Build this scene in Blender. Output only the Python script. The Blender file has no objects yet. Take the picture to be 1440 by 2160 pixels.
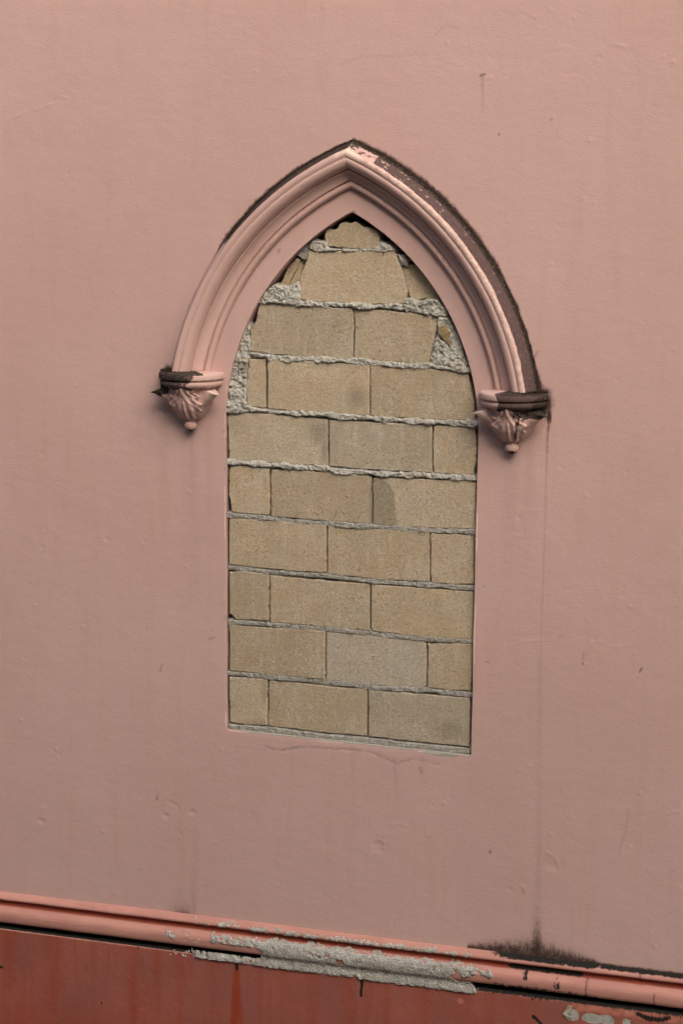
import bpy, math
import numpy as np
from mathutils import Vector, Matrix

scene = bpy.context.scene
# ------------------------------------------------------------------ camera
CAM = np.array([2.2502, -7.4243, 2.1490])
YAW, PITCH, ROLL, FPX = 0.300231, 0.166342, 0.0106684, 4500.0
def cam_axes():
    cy, sy = math.cos(YAW), math.sin(YAW); cp, sp = math.cos(PITCH), math.sin(PITCH)
    cr, sr = math.cos(ROLL), math.sin(ROLL)
    f = np.array([-sy*cp, cy*cp, -sp]); r = np.array([cy, sy, 0.0]); u = np.cross(r, f)
    return cr*r + sr*u, -sr*r + cr*u, f
RT, UP, FW = cam_axes()
cd = bpy.data.cameras.new('camera'); cam = bpy.data.objects.new('camera', cd)
scene.collection.objects.link(cam); scene.camera = cam
m = Matrix.Identity(4)
for i in range(3):
    m[i][0] = RT[i]; m[i][1] = UP[i]; m[i][2] = -FW[i]; m[i][3] = CAM[i]
cam.matrix_world = m
cd.sensor_fit = 'HORIZONTAL'; cd.sensor_width = 36.0; cd.lens = 36.0*FPX/1440.0
cd.clip_start = 0.1; cd.clip_end = 500.0

# ------------------------------------------------------------------ light
SUN_EL, SUN_AZ = math.radians(39), math.radians(147)
w = bpy.data.worlds.new('World'); scene.world = w; w.use_nodes = True
nt = w.node_tree; bg = nt.nodes['Background']
sky = nt.nodes.new('ShaderNodeTexSky'); sky.sky_type = 'NISHITA'; sky.sun_disc = False
sky.sun_elevation = SUN_EL; sky.sun_rotation = SUN_AZ
sky.air_density = 1.0; sky.dust_density = 6.0; sky.ozone_density = 0.3
nt.links.new(sky.outputs[0], bg.inputs['Color']); bg.inputs['Strength'].default_value = 0.15
sl = bpy.data.lights.new('sun', 'SUN'); sl.energy = 1.3; sl.angle = math.radians(58); sl.color = (1.0, 0.975, 0.93)
so = bpy.data.objects.new('sun', sl); scene.collection.objects.link(so)
sd = Vector((math.sin(SUN_AZ)*math.cos(SUN_EL), math.cos(SUN_AZ)*math.cos(SUN_EL), math.sin(SUN_EL)))
so.rotation_euler = sd.to_track_quat('Z', 'Y').to_euler()
vs = scene.view_settings
vs.view_transform = 'Standard'; vs.look = 'None'; vs.gamma = 1.0; vs.exposure = 0.73; vs.use_curve_mapping = False

# ------------------------------------------------------------------ numeric helpers
def at(px, py, d=0.0):
    """point of the wall plane (x, z) seen at a pixel of the photograph, d metres proud of the wall"""
    v = FW*FPX + RT*(px-720.0) - UP*(py-1080.0)
    t = (-d - CAM[1])/v[1]
    q = CAM + t*v
    return (q[0], q[2])
def Z1(x, y): return (440+x/2.4, 270+y/2.4)
def Z2(x, y): return (440+x/2.4, 600+y/2.4)
def Z3(x, y): return (440+x/2.4, 960+y/2.4)
def Z4(x, y): return (440+x/2.4, 1290+y/2.4)
def poly(fn, pts, d=-0.015): return [at(*fn(*p), d) for p in pts]
def px(pts, d=0.0): return [at(p[0], p[1], d) for p in pts]

def vnoise(x, z, s, seed=0):
    rs = np.random.RandomState(seed+11); T = rs.rand(256, 256)
    a = x*s+37.3; b = z*s+91.7
    i = np.floor(a).astype(int); j = np.floor(b).astype(int)
    fa = a-i; fb = b-j; fa = fa*fa*(3-2*fa); fb = fb*fb*(3-2*fb)
    g = lambda p, q: T[p & 255, q & 255]
    return ((g(i, j)*(1-fa)+g(i+1, j)*fa)*(1-fb)+(g(i, j+1)*(1-fa)+g(i+1, j+1)*fa)*fb)*2-1
def fbm(x, z, s, seed=0, o=4):
    r = 0; a = 1.0; n = 0
    for k in range(o):
        r = r+a*vnoise(x, z, s*2**k, seed+k*7); n += a; a *= .5
    return r/n
def worley(x, z, s, seed=0):
    rs = np.random.RandomState(seed+5); J = rs.rand(128, 128, 3)
    a = x*s+500; b = z*s+500
    i = np.floor(a).astype(int); j = np.floor(b).astype(int)
    best = np.full(a.shape, 9.0); val = np.zeros(a.shape)
    for di in (-1, 0, 1):
        for dj in (-1, 0, 1):
            c = J[(i+di) & 127, (j+dj) & 127]
            dd = np.hypot(i+di+c[..., 0]-a, j+dj+c[..., 1]-b)
            mk = dd < best
            best = np.where(mk, dd, best); val = np.where(mk, c[..., 2], val)
    return best, val
def segd(x, z, pts):
    """distance to a polyline and position along it (0..1)"""
    P = np.array(pts); L = np.r_[0, np.cumsum(np.hypot(*(P[1:]-P[:-1]).T))]
    best = np.full(x.shape, 9.0); tt = np.zeros(x.shape)
    for k in range(len(P)-1):
        a, b = P[k], P[k+1]; v = b-a; l2 = max(v@v, 1e-12)
        t = np.clip(((x-a[0])*v[0]+(z-a[1])*v[1])/l2, 0, 1)
        d = np.hypot(x-a[0]-t*v[0], z-a[1]-t*v[1])
        mk = d < best
        best = np.where(mk, d, best); tt = np.where(mk, (L[k]+t*(L[k+1]-L[k]))/L[-1], tt)
    return best, tt
def polysd(x, z, pts):
    """signed distance to a polygon, positive inside"""
    P = np.array(pts); d, _ = segd(x, z, list(pts)+[pts[0]])
    ins = np.zeros(x.shape, bool); n = len(P)
    for k in range(n):
        a, b = P[k], P[(k+1) % n]
        if a[1] == b[1]: continue
        c = ((a[1] > z) != (b[1] > z)) & (x < (b[0]-a[0])*(z-a[1])/(b[1]-a[1])+a[0])
        ins ^= c
    return np.where(ins, d, -d)
def ss(a, b, v):
    t = np.clip((v-a)/(b-a), 0, 1); return t*t*(3-2*t)

# ------------------------------------------------------------------ object helpers
COL = scene.collection
def empty(name, loc=(0, 0, 0)):
    o = bpy.data.objects.new(name, None); COL.objects.link(o); o.location = loc; o.empty_display_size = .2
    return o
def tag(o, label=None, cat=None, group=None, kind=None):
    if label: o['label'] = label
    if cat: o['category'] = cat
    if group: o['group'] = group
    if kind: o['kind'] = kind
    return o
def mesh_obj(name, V, F, mat, parent=None, attrs=None, smooth=True):
    """V Nx3 array, F Mx4 / list of faces"""
    me = bpy.data.meshes.new(name)
    if isinstance(F, np.ndarray):
        V = np.ascontiguousarray(V, dtype=np.float32)
        k = F.shape[1]; me.vertices.add(len(V)); me.vertices.foreach_set('co', V.ravel())
        me.loops.add(F.size); me.loops.foreach_set('vertex_index', F.ravel().astype(np.int32))
        me.polygons.add(len(F)); me.polygons.foreach_set('loop_start', np.arange(0, F.size, k, dtype=np.int32))
        me.polygons.foreach_set('loop_total', np.full(len(F), k, dtype=np.int32))
        me.update(calc_edges=True); me.validate()
    else:
        me.from_pydata([tuple(v) for v in V], [], F); me.update()
    if smooth: me.polygons.foreach_set('use_smooth', [True]*len(me.polygons))
    if attrs:
        for k, a in attrs.items():
            at_ = me.attributes.new(k, 'FLOAT', 'POINT'); at_.data.foreach_set('value', np.asarray(a, dtype=np.float32).ravel())
    me.materials.append(mat)
    o = bpy.data.objects.new(name, me); COL.objects.link(o)
    if parent: o.parent = parent
    return o
def compact(V, F, attrs):
    used = np.unique(F); mp = np.full(len(V), -1); mp[used] = np.arange(len(used))
    return V[used], mp[F], {k: np.asarray(a).ravel()[used] for k, a in (attrs or {}).items()}
def gridfaces(n, m_):
    i, j = np.meshgrid(np.arange(n-1), np.arange(m_-1), indexing='ij')
    a = i*m_+j
    return np.stack([a, a+m_, a+m_+1, a+1], -1).reshape(-1, 4)

# ------------------------------------------------------------------ materials
def lin(r, g, b):
    f = lambda c: (c/255/12.92) if c/255 <= .04045 else ((c/255+.055)/1.055)**2.4
    return (f(r), f(g), f(b), 1)
class NB:
    def __init__(s, name):
        s.m = bpy.data.materials.new(name); s.m.use_nodes = True; s.t = s.m.node_tree
        s.b = s.t.nodes['Principled BSDF']; s.b.inputs['Specular IOR Level'].default_value = .25
        s.co = s.t.nodes.new('ShaderNodeTexCoord').outputs['Object']
    def n(s, t, **k):
        q = s.t.nodes.new(t)
        for a, v in k.items(): setattr(q, a, v)
        return q
    def link(s, a, b): s.t.links.new(a, b)
    def put(s, sock, v):
        if hasattr(v, 'is_output'): s.link(v, sock)
        else: sock.default_value = v
    def noise(s, sc, det=4, rough=.55, stretch=None, dist=0.0):
        q = s.n('ShaderNodeTexNoise'); q.inputs['Scale'].default_value = sc; q.inputs['Detail'].default_value = det
        q.inputs['Roughness'].default_value = rough; q.inputs['Distortion'].default_value = dist
        if stretch:
            mp = s.n('ShaderNodeMapping'); mp.inputs['Scale'].default_value = stretch
            s.link(s.co, mp.inputs[0]); s.link(mp.outputs[0], q.inputs['Vector'])
        else: s.link(s.co, q.inputs['Vector'])
        return q.outputs['Fac']
    def vor(s, sc, feat='F1', out='Distance', rnd=1.0):
        q = s.n('ShaderNodeTexVoronoi'); q.feature = feat; q.inputs['Scale'].default_value = sc; q.inputs['Randomness'].default_value = rnd
        s.link(s.co, q.inputs['Vector']); return q.outputs[out]
    def attr(s, nm): return s.n('ShaderNodeAttribute', attribute_name=nm).outputs['Fac']
    def math(s, op, a, b=0.0, c=0.0):
        q = s.n('ShaderNodeMath', operation=op); s.put(q.inputs[0], a); s.put(q.inputs[1], b); s.put(q.inputs[2], c); return q.outputs[0]
    def ramp(s, v, a, b, lo=0.0, hi=1.0):
        q = s.n('ShaderNodeMapRange'); q.interpolation_type = 'SMOOTHSTEP'
        s.put(q.inputs[0], v)
        for i, x in enumerate((a, b, lo, hi)): q.inputs[i+1].default_value = x
        return q.outputs[0]
    def mix(s, f, a, b, mode='MIX'):
        q = s.n('ShaderNodeMix', data_type='RGBA', blend_type=mode)
        s.put(q.inputs[0], f); s.put(q.inputs[6], a); s.put(q.inputs[7], b); return q.outputs[2]
    def bump(s, h, dist, st=1.0, nrm=None):
        q = s.n('ShaderNodeBump'); s.put(q.inputs['Height'], h); q.inputs['Distance'].default_value = dist; q.inputs['Strength'].default_value = st
        if nrm is not None: s.link(nrm, q.inputs['Normal'])
        return q.outputs[0]
    def done(s, col, rough=.85, nrm=None):
        s.put(s.b.inputs['Base Color'], col); s.put(s.b.inputs['Roughness'], rough)
        if nrm is not None: s.link(nrm, s.b.inputs['Normal'])
        return s.m
PINK = (.482, .322, .290, 1); PINK2 = (.460, .301, .268, 1)
MOLD = (.018, .013, .011, 1); BARE = (.080, .048, .044, 1); CEM = (.30, .285, .24, 1)

def mat_wall():
    b = NB('pink_paint_render')
    big = b.noise(1.1, 3); col = b.mix(b.ramp(big, .35, .68), PINK, PINK2)
    st = b.noise(3.0, 4, .6, (6, 1, .7)); col = b.mix(b.ramp(st, .48, .75, 0, .34), col, (.43, .27, .215, 1))
    fine = b.noise(160, 3, .6); col = b.mix(b.ramp(fine, .55, .8, 0, .18), col, (.40, .24, .19, 1))
    # faint damp discoloration carried by the attribute
    dmp = b.math('MULTIPLY', b.attr('damp'), b.ramp(b.noise(22, 4, .6, (3, 1, .5)), .25, .7, .6, 1))
    col = b.mix(dmp, col, (.19, .125, .105, 1))
    # grey cement smears
    cm = b.math('ADD', b.attr('cement'), b.math('MULTIPLY', b.math('SUBTRACT', b.noise(70, 5, .65), .5), .9))
    cmf = b.ramp(cm, .5, .56); col = b.mix(cmf, col, CEM)
    # thin scratches / crack lines
    ln = b.math('MULTIPLY', b.attr('line'), b.ramp(b.noise(120, 3, .7), .35, .6, .35, 1))
    col = b.mix(ln, col, (.11, .065, .052, 1))
    # black mould: soft granular edge
    n1 = b.noise(210, 4, .7); n2 = b.noise(60, 4, .7, (1, 1, .45))
    nn = b.math('ADD', b.math('MULTIPLY', b.math('SUBTRACT', n1, .5), .9), b.math('MULTIPLY', b.math('SUBTRACT', n2, .5), .9))
    mo = b.math('ADD', b.attr('mold'), nn)
    mf = b.ramp(mo, .22, .95); mf = b.math('MULTIPLY', mf, b.ramp(b.attr('mold'), .02, .12))
    col = b.mix(mf, col, b.mix(b.noise(300, 2), (.024, .014, .011, 1), (.075, .042, .033, 1)))
    # stucco grain
    h1 = b.noise(105, 4, .6, (.75, 1, 1.5), .3); h2 = b.noise(26, 3, .5, (.8, 1, 1.3)); h3 = b.noise(230, 2, .5)
    h = b.math('ADD', b.math('MULTIPLY', h1, .5), b.math('ADD', b.math('MULTIPLY', h2, .35), b.math('MULTIPLY', h3, .12)))
    return b.done(col, .85, b.bump(h, .0034, .5))
def mat_mould():
    b = NB('pink_paint_moulding')
    big = b.noise(2.3, 4); col = b.mix(b.ramp(big, .3, .7), (.515, .345, .305, 1), (.470, .308, .268, 1))
    g = b.ramp(b.math('ADD', b.attr('grime_shade'), b.math('MULTIPLY', b.math('SUBTRACT', b.noise(28, 5, .7), .5), .8)), .35, 1.2, 0, .55)
    col = b.mix(g, col, (.22, .135, .10, 1))  # brown weathering and painted shade share this tone
    lt = b.ramp(b.math('ADD', b.attr('worn'), b.math('MULTIPLY', b.math('SUBTRACT', b.noise(45, 5, .7), .5), .8)), .5, .6)
    col = b.mix(lt, col, (.62, .46, .385, 1))
    bn = b.math('ADD', b.attr('bare'), b.math('MULTIPLY', b.math('SUBTRACT', b.noise(32, 6, .7), .5), .9))
    bf = b.ramp(bn, .49, .53)
    fl = b.ramp(b.noise(55, 5, .7), .60, .63)      # surviving flecks of old paint
    bcol = b.mix(b.noise(60, 5, .7), (.045, .028, .028, 1), (.125, .078, .070, 1))
    bcol = b.mix(b.math('MULTIPLY', fl, b.attr('fleck')), bcol, (.50, .36, .28, 1))
    col = b.mix(bf, col, bcol)
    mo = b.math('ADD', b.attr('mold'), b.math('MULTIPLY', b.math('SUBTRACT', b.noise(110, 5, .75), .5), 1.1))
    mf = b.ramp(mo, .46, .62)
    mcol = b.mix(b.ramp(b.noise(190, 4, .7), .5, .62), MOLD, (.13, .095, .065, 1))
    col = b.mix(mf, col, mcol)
    h = b.math('ADD', b.noise(60, 4, .55), b.math('MULTIPLY', bf, -.4))
    h = b.math('ADD', h, b.math('MULTIPLY', mf, b.noise(240, 3, .7)))
    return b.done(col, .85, b.bump(h, .0024, .6))
def mat_block():
    b = NB('concrete_block')
    inf = b.n('ShaderNodeObjectInfo').outputs['Random']
    c1 = b.mix(b.ramp(b.noise(5, 3), .35, .65), (.51, .405, .262, 1), (.45, .367, .245, 1))
    c2 = b.mix(b.ramp(b.noise(9, 4, .6), .4, .66), c1, (.500, .370, .230, 1))
    col = b.mix(b.math('MULTIPLY', b.attr('grey'), .85), c2, (.43, .385, .30, 1))
    col = b.mix(b.ramp(inf, 0, 1, 0, .45), col, (.30, .235, .145, 1))
    vs2 = b.ramp(b.noise(10, 4, .6, (5, 1, .5)), .52, .72, 0, .38); col = b.mix(vs2, col, (.56, .48, .37, 1))
    frost = b.ramp(b.math('MULTIPLY', b.noise(11, 4, .65), b.ramp(b.noise(150, 3, .7), .4, .6, .5, 1.15)), .46, .66)
    col = b.mix(b.math('MULTIPLY', frost, .55), col, (.56, .49, .40, 1))
    dust = b.ramp(b.math('ADD', b.attr('dust'), b.math('MULTIPLY', b.math('SUBTRACT', b.noise(60, 5, .7), .5), 1.3)), .45, .9)
    col = b.mix(dust, col, (.54, .47, .385, 1))
    col = b.mix(b.math('MULTIPLY', b.attr('damp'), .60), col, (.185, .165, .118, 1))
    g = b.noise(215, 4, .8)
    col = b.mix(b.ramp(g, .32, .49, .75, 0), col, (.15, .115, .068, 1))
    col = b.mix(b.ramp(g, .56, .70, 0, .6), col, (.66, .57, .43, 1))
    pit = b.ramp(b.noise(185, 2, .6), .31, .41, 1, 0)
    col = b.mix(b.math('MULTIPLY', pit, .55), col, (.09, .066, .038, 1))
    v = b.ramp(b.vor(120), .05, .13, 1, 0); vs_ = b.ramp(b.vor(120, out='Color'), .78, .8)
    col = b.mix(b.math('MULTIPLY', v, vs_), col, (.66, .60, .48, 1))
    h = b.math('SUBTRACT', b.noise(240, 3, .75), b.math('MULTIPLY', pit, .5))
    return b.done(col, .95, b.bump(h, .004, .95))
def mat_mortar(nm, c=(.56, .545, .48, 1), c2=(.43, .415, .365, 1)):
    b = NB(nm)
    n = b.noise(45, 5, .7); col = b.mix(b.ramp(n, .35, .65), c2, c)
    col = b.mix(b.ramp(b.noise(14, 4, .6), .5, .7, 0, .5), col, (.36, .30, .21, 1))
    sp = b.vor(210, out='Color'); col = b.mix(b.ramp(sp, .75, .9, 0, .45), col, (.50, .47, .40, 1))
    col = b.mix(b.ramp(b.noise(150, 4, .75), .34, .46, .62, 0), col, (.16, .15, .125, 1))
    h = b.math('ADD', b.noise(110, 6, .8), b.math('MULTIPLY', b.vor(180), .5))
    return b.done(col, .95, b.bump(h, .008, 1.0))
def mat_string():
    b = NB('salmon_paint')
    col = b.mix(b.ramp(b.noise(6, 5, .65, (1, 1, 3)), .35, .68), (.460, .228, .182, 1), (.400, .192, .152, 1))
    st = b.ramp(b.noise(30, 5, .7, (.25, 1, 3)), .60, .72, 0, .55); col = b.mix(st, col, (.30, .14, .095, 1))
    ln = b.attr('line'); col = b.mix(ln, col, (.05, .02, .015, 1))
    g = b.ramp(b.math('ADD', b.attr('grime_shade'), b.math('MULTIPLY', b.math('SUBTRACT', b.noise(26, 5, .7), .5), .6)), .25, 1.0, 0, .92)
    col = b.mix(g, col, (.23, .040, .018, 1))  # red bounce light and shade of the groove, put into the colour
    mo = b.math('ADD', b.attr('mold'), b.math('MULTIPLY', b.math('SUBTRACT', b.noise(75, 6, .75, (1, 1, .6)), .5), 1.1))
    mf = b.ramp(mo, .42, .62)
    mc = b.mix(b.ramp(b.noise(160, 4, .7), .60, .68), (.011, .010, .008, 1), (.10, .09, .06, 1))
    col = b.mix(mf, col, mc)
    h = b.math('ADD', b.noise(50, 5, .6), b.math('MULTIPLY', mf, b.noise(240, 3, .7)))
    return b.done(col, .80, b.bump(h, .002, .6))
def mat_plinth():
    b = NB('red_oxide_paint')
    col = b.mix(b.ramp(b.noise(3.2, 5, .6), .35, .68), (.300, .094, .066, 1), (.240, .082, .062, 1))
    col = b.mix(b.ramp(b.noise(4, 4, .6, (7, 1, .6)), .5, .72, 0, .5), col, (.27, .055, .028, 1))
    col = b.mix(b.math('MULTIPLY', b.attr('rust'), b.ramp(b.noise(9, 4, .6, (4, 1, .6)), .25, .6, .6, 1)), col, (.255, .042, .016, 1))
    col = b.mix(b.ramp(b.math('ADD', b.attr('pale'), b.math('MULTIPLY', b.math('SUBTRACT', b.noise(28, 5, .7), .5), .8)), .4, .7), col, (.45, .17, .115, 1))
    pe = b.math('ADD', b.attr('peel'), b.math('MULTIPLY', b.math('SUBTRACT', b.noise(24, 6, .7), .5), 1.1))
    pf = b.ramp(pe, .5, .53)
    col = b.mix(b.ramp(pe, .44, .49), col, (.46, .20, .14, 1))
    col = b.mix(pf, col, b.mix(b.ramp(b.noise(40, 5, .7), .4, .65), (.42, .40, .34, 1), (.25, .25, .23, 1)))
    mo = b.math('ADD', b.attr('mold'), b.math('MULTIPLY', b.math('SUBTRACT', b.noise(75, 6, .75, (1, 1, .5)), .5), 1.0))
    col = b.mix(b.ramp(mo, .46, .66), col, (.014, .010, .008, 1))
    h = b.math('ADD', b.math('MULTIPLY', b.noise(70, 4, .6), .5), b.math('ADD', b.noise(14, 3), b.math('MULTIPLY', pf, -.8)))
    return b.done(col, .80, b.bump(h, .0035, .6))
def mat_simple(nm, c, c2, sc=30, rough=.95, dist=.01):
    b = NB(nm); n = b.noise(sc, 5, .65)
    return b.done(b.mix(b.ramp(n, .35, .65), c, c2), rough, b.bump(n, dist, .7))
M_WALL, M_MOULD, M_BLOCK = mat_wall(), mat_mould(), mat_block()
M_MORT = mat_mortar('cement_mortar'); M_MORT2 = mat_mortar('dull_mortar', (.43, .415, .365, 1), (.30, .285, .25, 1))
M_ROUGH = mat_mortar('bare_cement_render', (.56, .545, .49, 1), (.36, .345, .305, 1))
M_STR, M_PL = mat_string(), mat_plinth()
M_DARK = mat_simple('cavity_shade', (.030, .024, .020, 1), (.07, .055, .045, 1), 25)
M_MOSS = mat_simple('dry_black_moss', (.016, .011, .008, 1), (.060, .038, .024, 1), 90)
M_SHADE_BANK = mat_simple('shade_bank_tone', (.20, .19, .155, 1), (.27, .25, .205, 1), 2.0, 1, .05)  # tone of the added bank, pale enough to give some fill
M_PAVE = mat_simple('added_paving', (.13, .12, .105, 1), (.20, .18, .155, 1), 3.0, .9, .01)

# ------------------------------------------------------------------ the opening
AX, CX, ZC, R0 = -0.0215, 0.415, 1.145, 0.900
XL = [(-0.03, -0.4945), (.15, -.4985), (.28, -.4972), (0.42, -0.4995), (.6, -.4982), (.78, -.5008), (0.96, -0.4995), (1.145, AX+CX-R0)]
XR = [(-0.03, 0.4610), (.2, .4622), (0.42, 0.4598), (.62, .4620), (.8, .4604), (0.96, 0.4618), (1.145, AX-CX+R0)]
ZB0, ZB1 = at(482, 1538)[1]-.001, at(993, 1590)[1]-.007      # slightly sloping bottom edge
APZ = ZC+math.sqrt(R0*R0-CX*CX)
def outline(step=.004, off=0.0):
    """opening outline: bottom-left, up the left jamb, over the point, down to bottom-right"""
    R = R0+off; L = []; xl = [(z, x-off) for z, x in XL]; xr = [(z, x+off) for z, x in XR]
    zz = np.linspace(ZB0-off, ZC, int((ZC-ZB0)/step)); L += [(np.interp(z, *zip(*xl)), z) for z in zz[:-1]]
    a1 = math.acos(-CX/R)
    L += [(AX+CX+R*math.cos(a), ZC+R*math.sin(a)) for a in np.linspace(math.pi, a1, int(R*(math.pi-a1)/step))]
    L += [(AX-CX+R*math.cos(a), ZC+R*math.sin(a)) for a in np.linspace(math.pi-a1, 0, int(R*(math.pi-a1)/step))][1:]
    zz = np.linspace(ZC, ZB1-off, int((ZC-ZB1)/step)); L += [(np.interp(z, *zip(*xr)), z) for z in zz[1:]]
    n = int(.95/step); a, b = L[-1], L[0]
    L += [(a[0]+(b[0]-a[0])*t, a[1]+(b[1]-a[1])*t) for t in np.linspace(0, 1, n)[1:-1]]
    return L
def opensd(x, z, off=0.0):
    """signed distance to the opening, positive inside it (analytic)"""
    r1 = R0-np.hypot(x-(AX+CX), z-ZC); r2 = R0-np.hypot(x-(AX-CX), z-ZC)
    xl = np.interp(z, *zip(*XL)); xr = np.interp(z, *zip(*XR))
    lo = np.minimum(x-xl, xr-x); hi = np.minimum(r1, r2)
    zb = ZB0+(ZB1-ZB0)*(x-XL[0][1])/(XR[0][1]-XL[0][1])
    return np.minimum(np.where(z < ZC, lo, hi), z-zb)-off

# ------------------------------------------------------------------ church wall
wall = tag(empty('church_facade', (0, 0, -2.2)), 'salmon pink painted church facade with pointed arch moulding, two corbels and a red plinth', 'building')
def child(name, V, F, mat, parent=None, attrs=None, **k):
    """child built in world coordinates"""
    p = parent or wall
    off = np.array(world_loc(p))
    return mesh_obj(name, np.asarray(V)-off, F, mat, p, attrs, **k)
def world_loc(o):
    l = Vector((0, 0, 0))
    while o is not None: l = l+o.location; o = o.parent
    return l

ZS = -0.785                      # top of the string course
HB = {-1: 1.345, 1: 1.322}       # tops of the corbels
CCX = {-1: -0.635, 1: 0.593}     # corbel centres
def wallfields(x, z):
    mold = np.zeros(x.shape); damp = np.zeros(x.shape); cem = np.zeros(x.shape); line = np.zeros(x.shape); d = np.zeros(x.shape)
    fine = (x > -1.7) & (x < 1.55) & (z > -1.0) & (z < 2.9)
    # relief: gentle trowel undulation
    d += .0022*fbm(x, z, 2.2, 3, 3)+.0007*fbm(x, z*1.4, 13, 9, 3)
    def near(pts, m_=.05):
        P = np.array(pts); return np.nonzero((x > P[:, 0].min()-m_) & (x < P[:, 0].max()+m_) & (z > P[:, 1].min()-m_) & (z < P[:, 1].max()+m_))
    # halo of mould round the hood
    rl = np.hypot(x-(AX+CX), z-ZC); rr = np.hypot(x-(AX-CX), z-ZC)
    R = np.where(x < AX, rl, rr)-1.130
    up = z > 1.30
    apz = ZC+math.sqrt(1.13**2-CX**2)
    tl = np.clip((z-1.75)/(apz-1.75), 0, 1)
    wl = .002+.013*ss(0, .25, tl)*(1-.55*ss(.7, 1, tl))
    tr = np.clip((z-1.30)/(apz-1.30), 0, 1)
    wr = .010+.011*np.exp(-((tr-.75)/.3)**2)+.018*np.exp(-(tr/.08)**2)
    wd = np.where(x < AX, np.where(z > 1.72, wl, .0015), wr)*(1+.35*fbm(x, z, 30, 4, 3))
    mold = np.maximum(mold, np.where(up & (R > -.05), 1.15*np.exp(-np.maximum(R, 0)**2/(wd**2)), 0))
    def blob(c, rx, rz, a, e=2.0):
        nonlocal mold
        q = np.sqrt(((x-c[0])/rx)**2+((z-c[1])/rz)**2); mold = np.maximum(mold, a*np.exp(-q**e))
    blob(at(1140, 828), .040, .022, 1.2); blob(at(1148, 850), .032, .050, 1.2); blob(at(1124, 808), .018, .035, 1.0); blob(at(1157, 878), .012, .040, 1.1)
    blob(at(356, 784), .024, .026, 1.3); blob(at(346, 808), .016, .035, 1.1)
    # drip lines below the corbels
    def drip(pts, wdt, a0, a1, fld='line'):
        nonlocal line, damp, mold
        P = px(pts); ix = near(P, wdt*4)
        dd, t = segd(x[ix], z[ix], P)
        v = (a0+(a1-a0)*t)*np.exp(-(dd/wdt)**2)*np.clip(1-ss(.96, 1, t), 0, 1)
        if fld == 'line': line[ix] = np.maximum(line[ix], v)
        elif fld == 'damp': damp[ix] = np.maximum(damp[ix], v)
        else: mold[ix] = np.maximum(mold[ix], v)
    drip([(1157, 880), (1154, 930), (1152, 1000)], .0040, .85, .35, 'mold')
    drip([(1154, 900), (1150, 1080), (1146, 1200), (1141, 1330), (1139, 1500), (1137, 1640)], .0030, .46, .05)
    drip([(1137, 1400), (1137, 1700), (1134, 1960)], .012, .08, .20, 'damp')
    drip([(1077, 955), (1078, 985), (1078, 1010)], .010, .45, .05, 'damp'); drip([(1078, 960), (1074, 1100), (1072, 1300)], .03, .20, .03, 'damp')
    drip([(403, 905), (404, 950), (406, 1100)], .012, .38, .02, 'damp'); drip([(403, 905), (408, 1100), (415, 1400)], .035, .16, .02, 'damp')
    drip([(350, 850), (345, 1050), (345, 1250)], .02, .12, .0, 'damp'); drip([(440, 900), (440, 1100), (445, 1500)], .02, .12, .0, 'damp')
    drip([(1120, 900), (1112, 1100), (1110, 1300)], .02, .14, .0, 'damp')
    drip([(745, 1580), (745, 1700), (742, 1900)], .012, .10, .0, 'damp'); drip([(832, 1600), (838, 1740)], .008, .22, .0, 'damp')
    drip([(890, 1600), (893, 1700)], .008, .22, .0, 'damp')
    drip([(1017, 160), (1018, 240)], .004, .55, .08)
    # mould above the string course
    q = np.exp(-((x-at(385, 1915)[0])/.048)**2)*np.exp(-np.maximum(z-ZS, 0)/.030); mold = np.maximum(mold, .62*q*(z > ZS-.02)); damp = np.maximum(damp, .8*q*(z > ZS-.02))
    q = np.exp(-((x-at(408, 1915)[0])/.014)**2)*np.exp(-np.maximum(z-ZS, 0)/.11); damp = np.maximum(damp, .45*q)
    P = px([(985, 1992), (1040, 2000), (1080, 2006), (1132, 2013), (1200, 2024), (1262, 2035)])
    xc = at(1130, 2010)[0]; xa, xb = at(985, 1990)[0], at(1262, 2035)[0]
    hh = .005+.068*np.clip(1-np.abs(x-xc)/(.30*np.where(x < xc, 1, .85)), 0, 1)**.8
    q = np.where((x > xa) & (x < xb+.03), np.exp(-(np.maximum(z-ZS, 0)/hh)**2), 0); mold = np.maximum(mold, .90*q); damp = np.maximum(damp, .35*q)
    q = np.exp(-((x-at(1132, 1960)[0])/.024)**2)*np.exp(-np.maximum(z-ZS-.03, 0)/.11); mold = np.maximum(mold, 1.05*q); damp = np.maximum(damp, .6*q)
    q = np.exp(-((x-at(1128, 1980)[0])/.055)**2)*np.exp(-np.maximum(z-ZS-.02, 0)/.035); mold = np.maximum(mold, .8*q)
    q = np.where(x > xb-.02, .85*np.exp(-(np.maximum(z-ZS, 0)/.009)**2), 0); mold = np.maximum(mold, q)
    # small dark nicks
    for (a, b_, wd_, s) in [((1013, 158), (1021, 156), .0045, 1.1), ((1052, 281), (1052, 283), .0035, 1), ((1161, 250), (1166, 253), .003, .6), ((1128, 752), (1133, 742), .0035, .7),
                     ((1349, 1418), (1353, 1409), .0035, 1.3), ((1228, 1399), (1229, 1401), .003, 1), ((1033, 1795), (1034, 1800), .004, 1.2), ((331, 1683), (331, 1687), .004, 1.1),
                     ((1102, 1878), (1104, 1886), .0032, .7), ((885, 1620), (889, 1630), .004, .6), ((1145, 813), (1147, 816), .003, .9), ((589, 524), (588, 532), .0035, .8),
                     ((446, 1328), (449, 1331), .003, .5), ((441, 1348), (453, 1345), .003, .6)]:
        A = px([a, b_]); ix = near(A, .03); dd, _ = segd(x[ix], z[ix], A); line[ix] = np.maximum(line[ix], min(s, 1)*np.exp(-(dd/wd_)**4))
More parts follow.
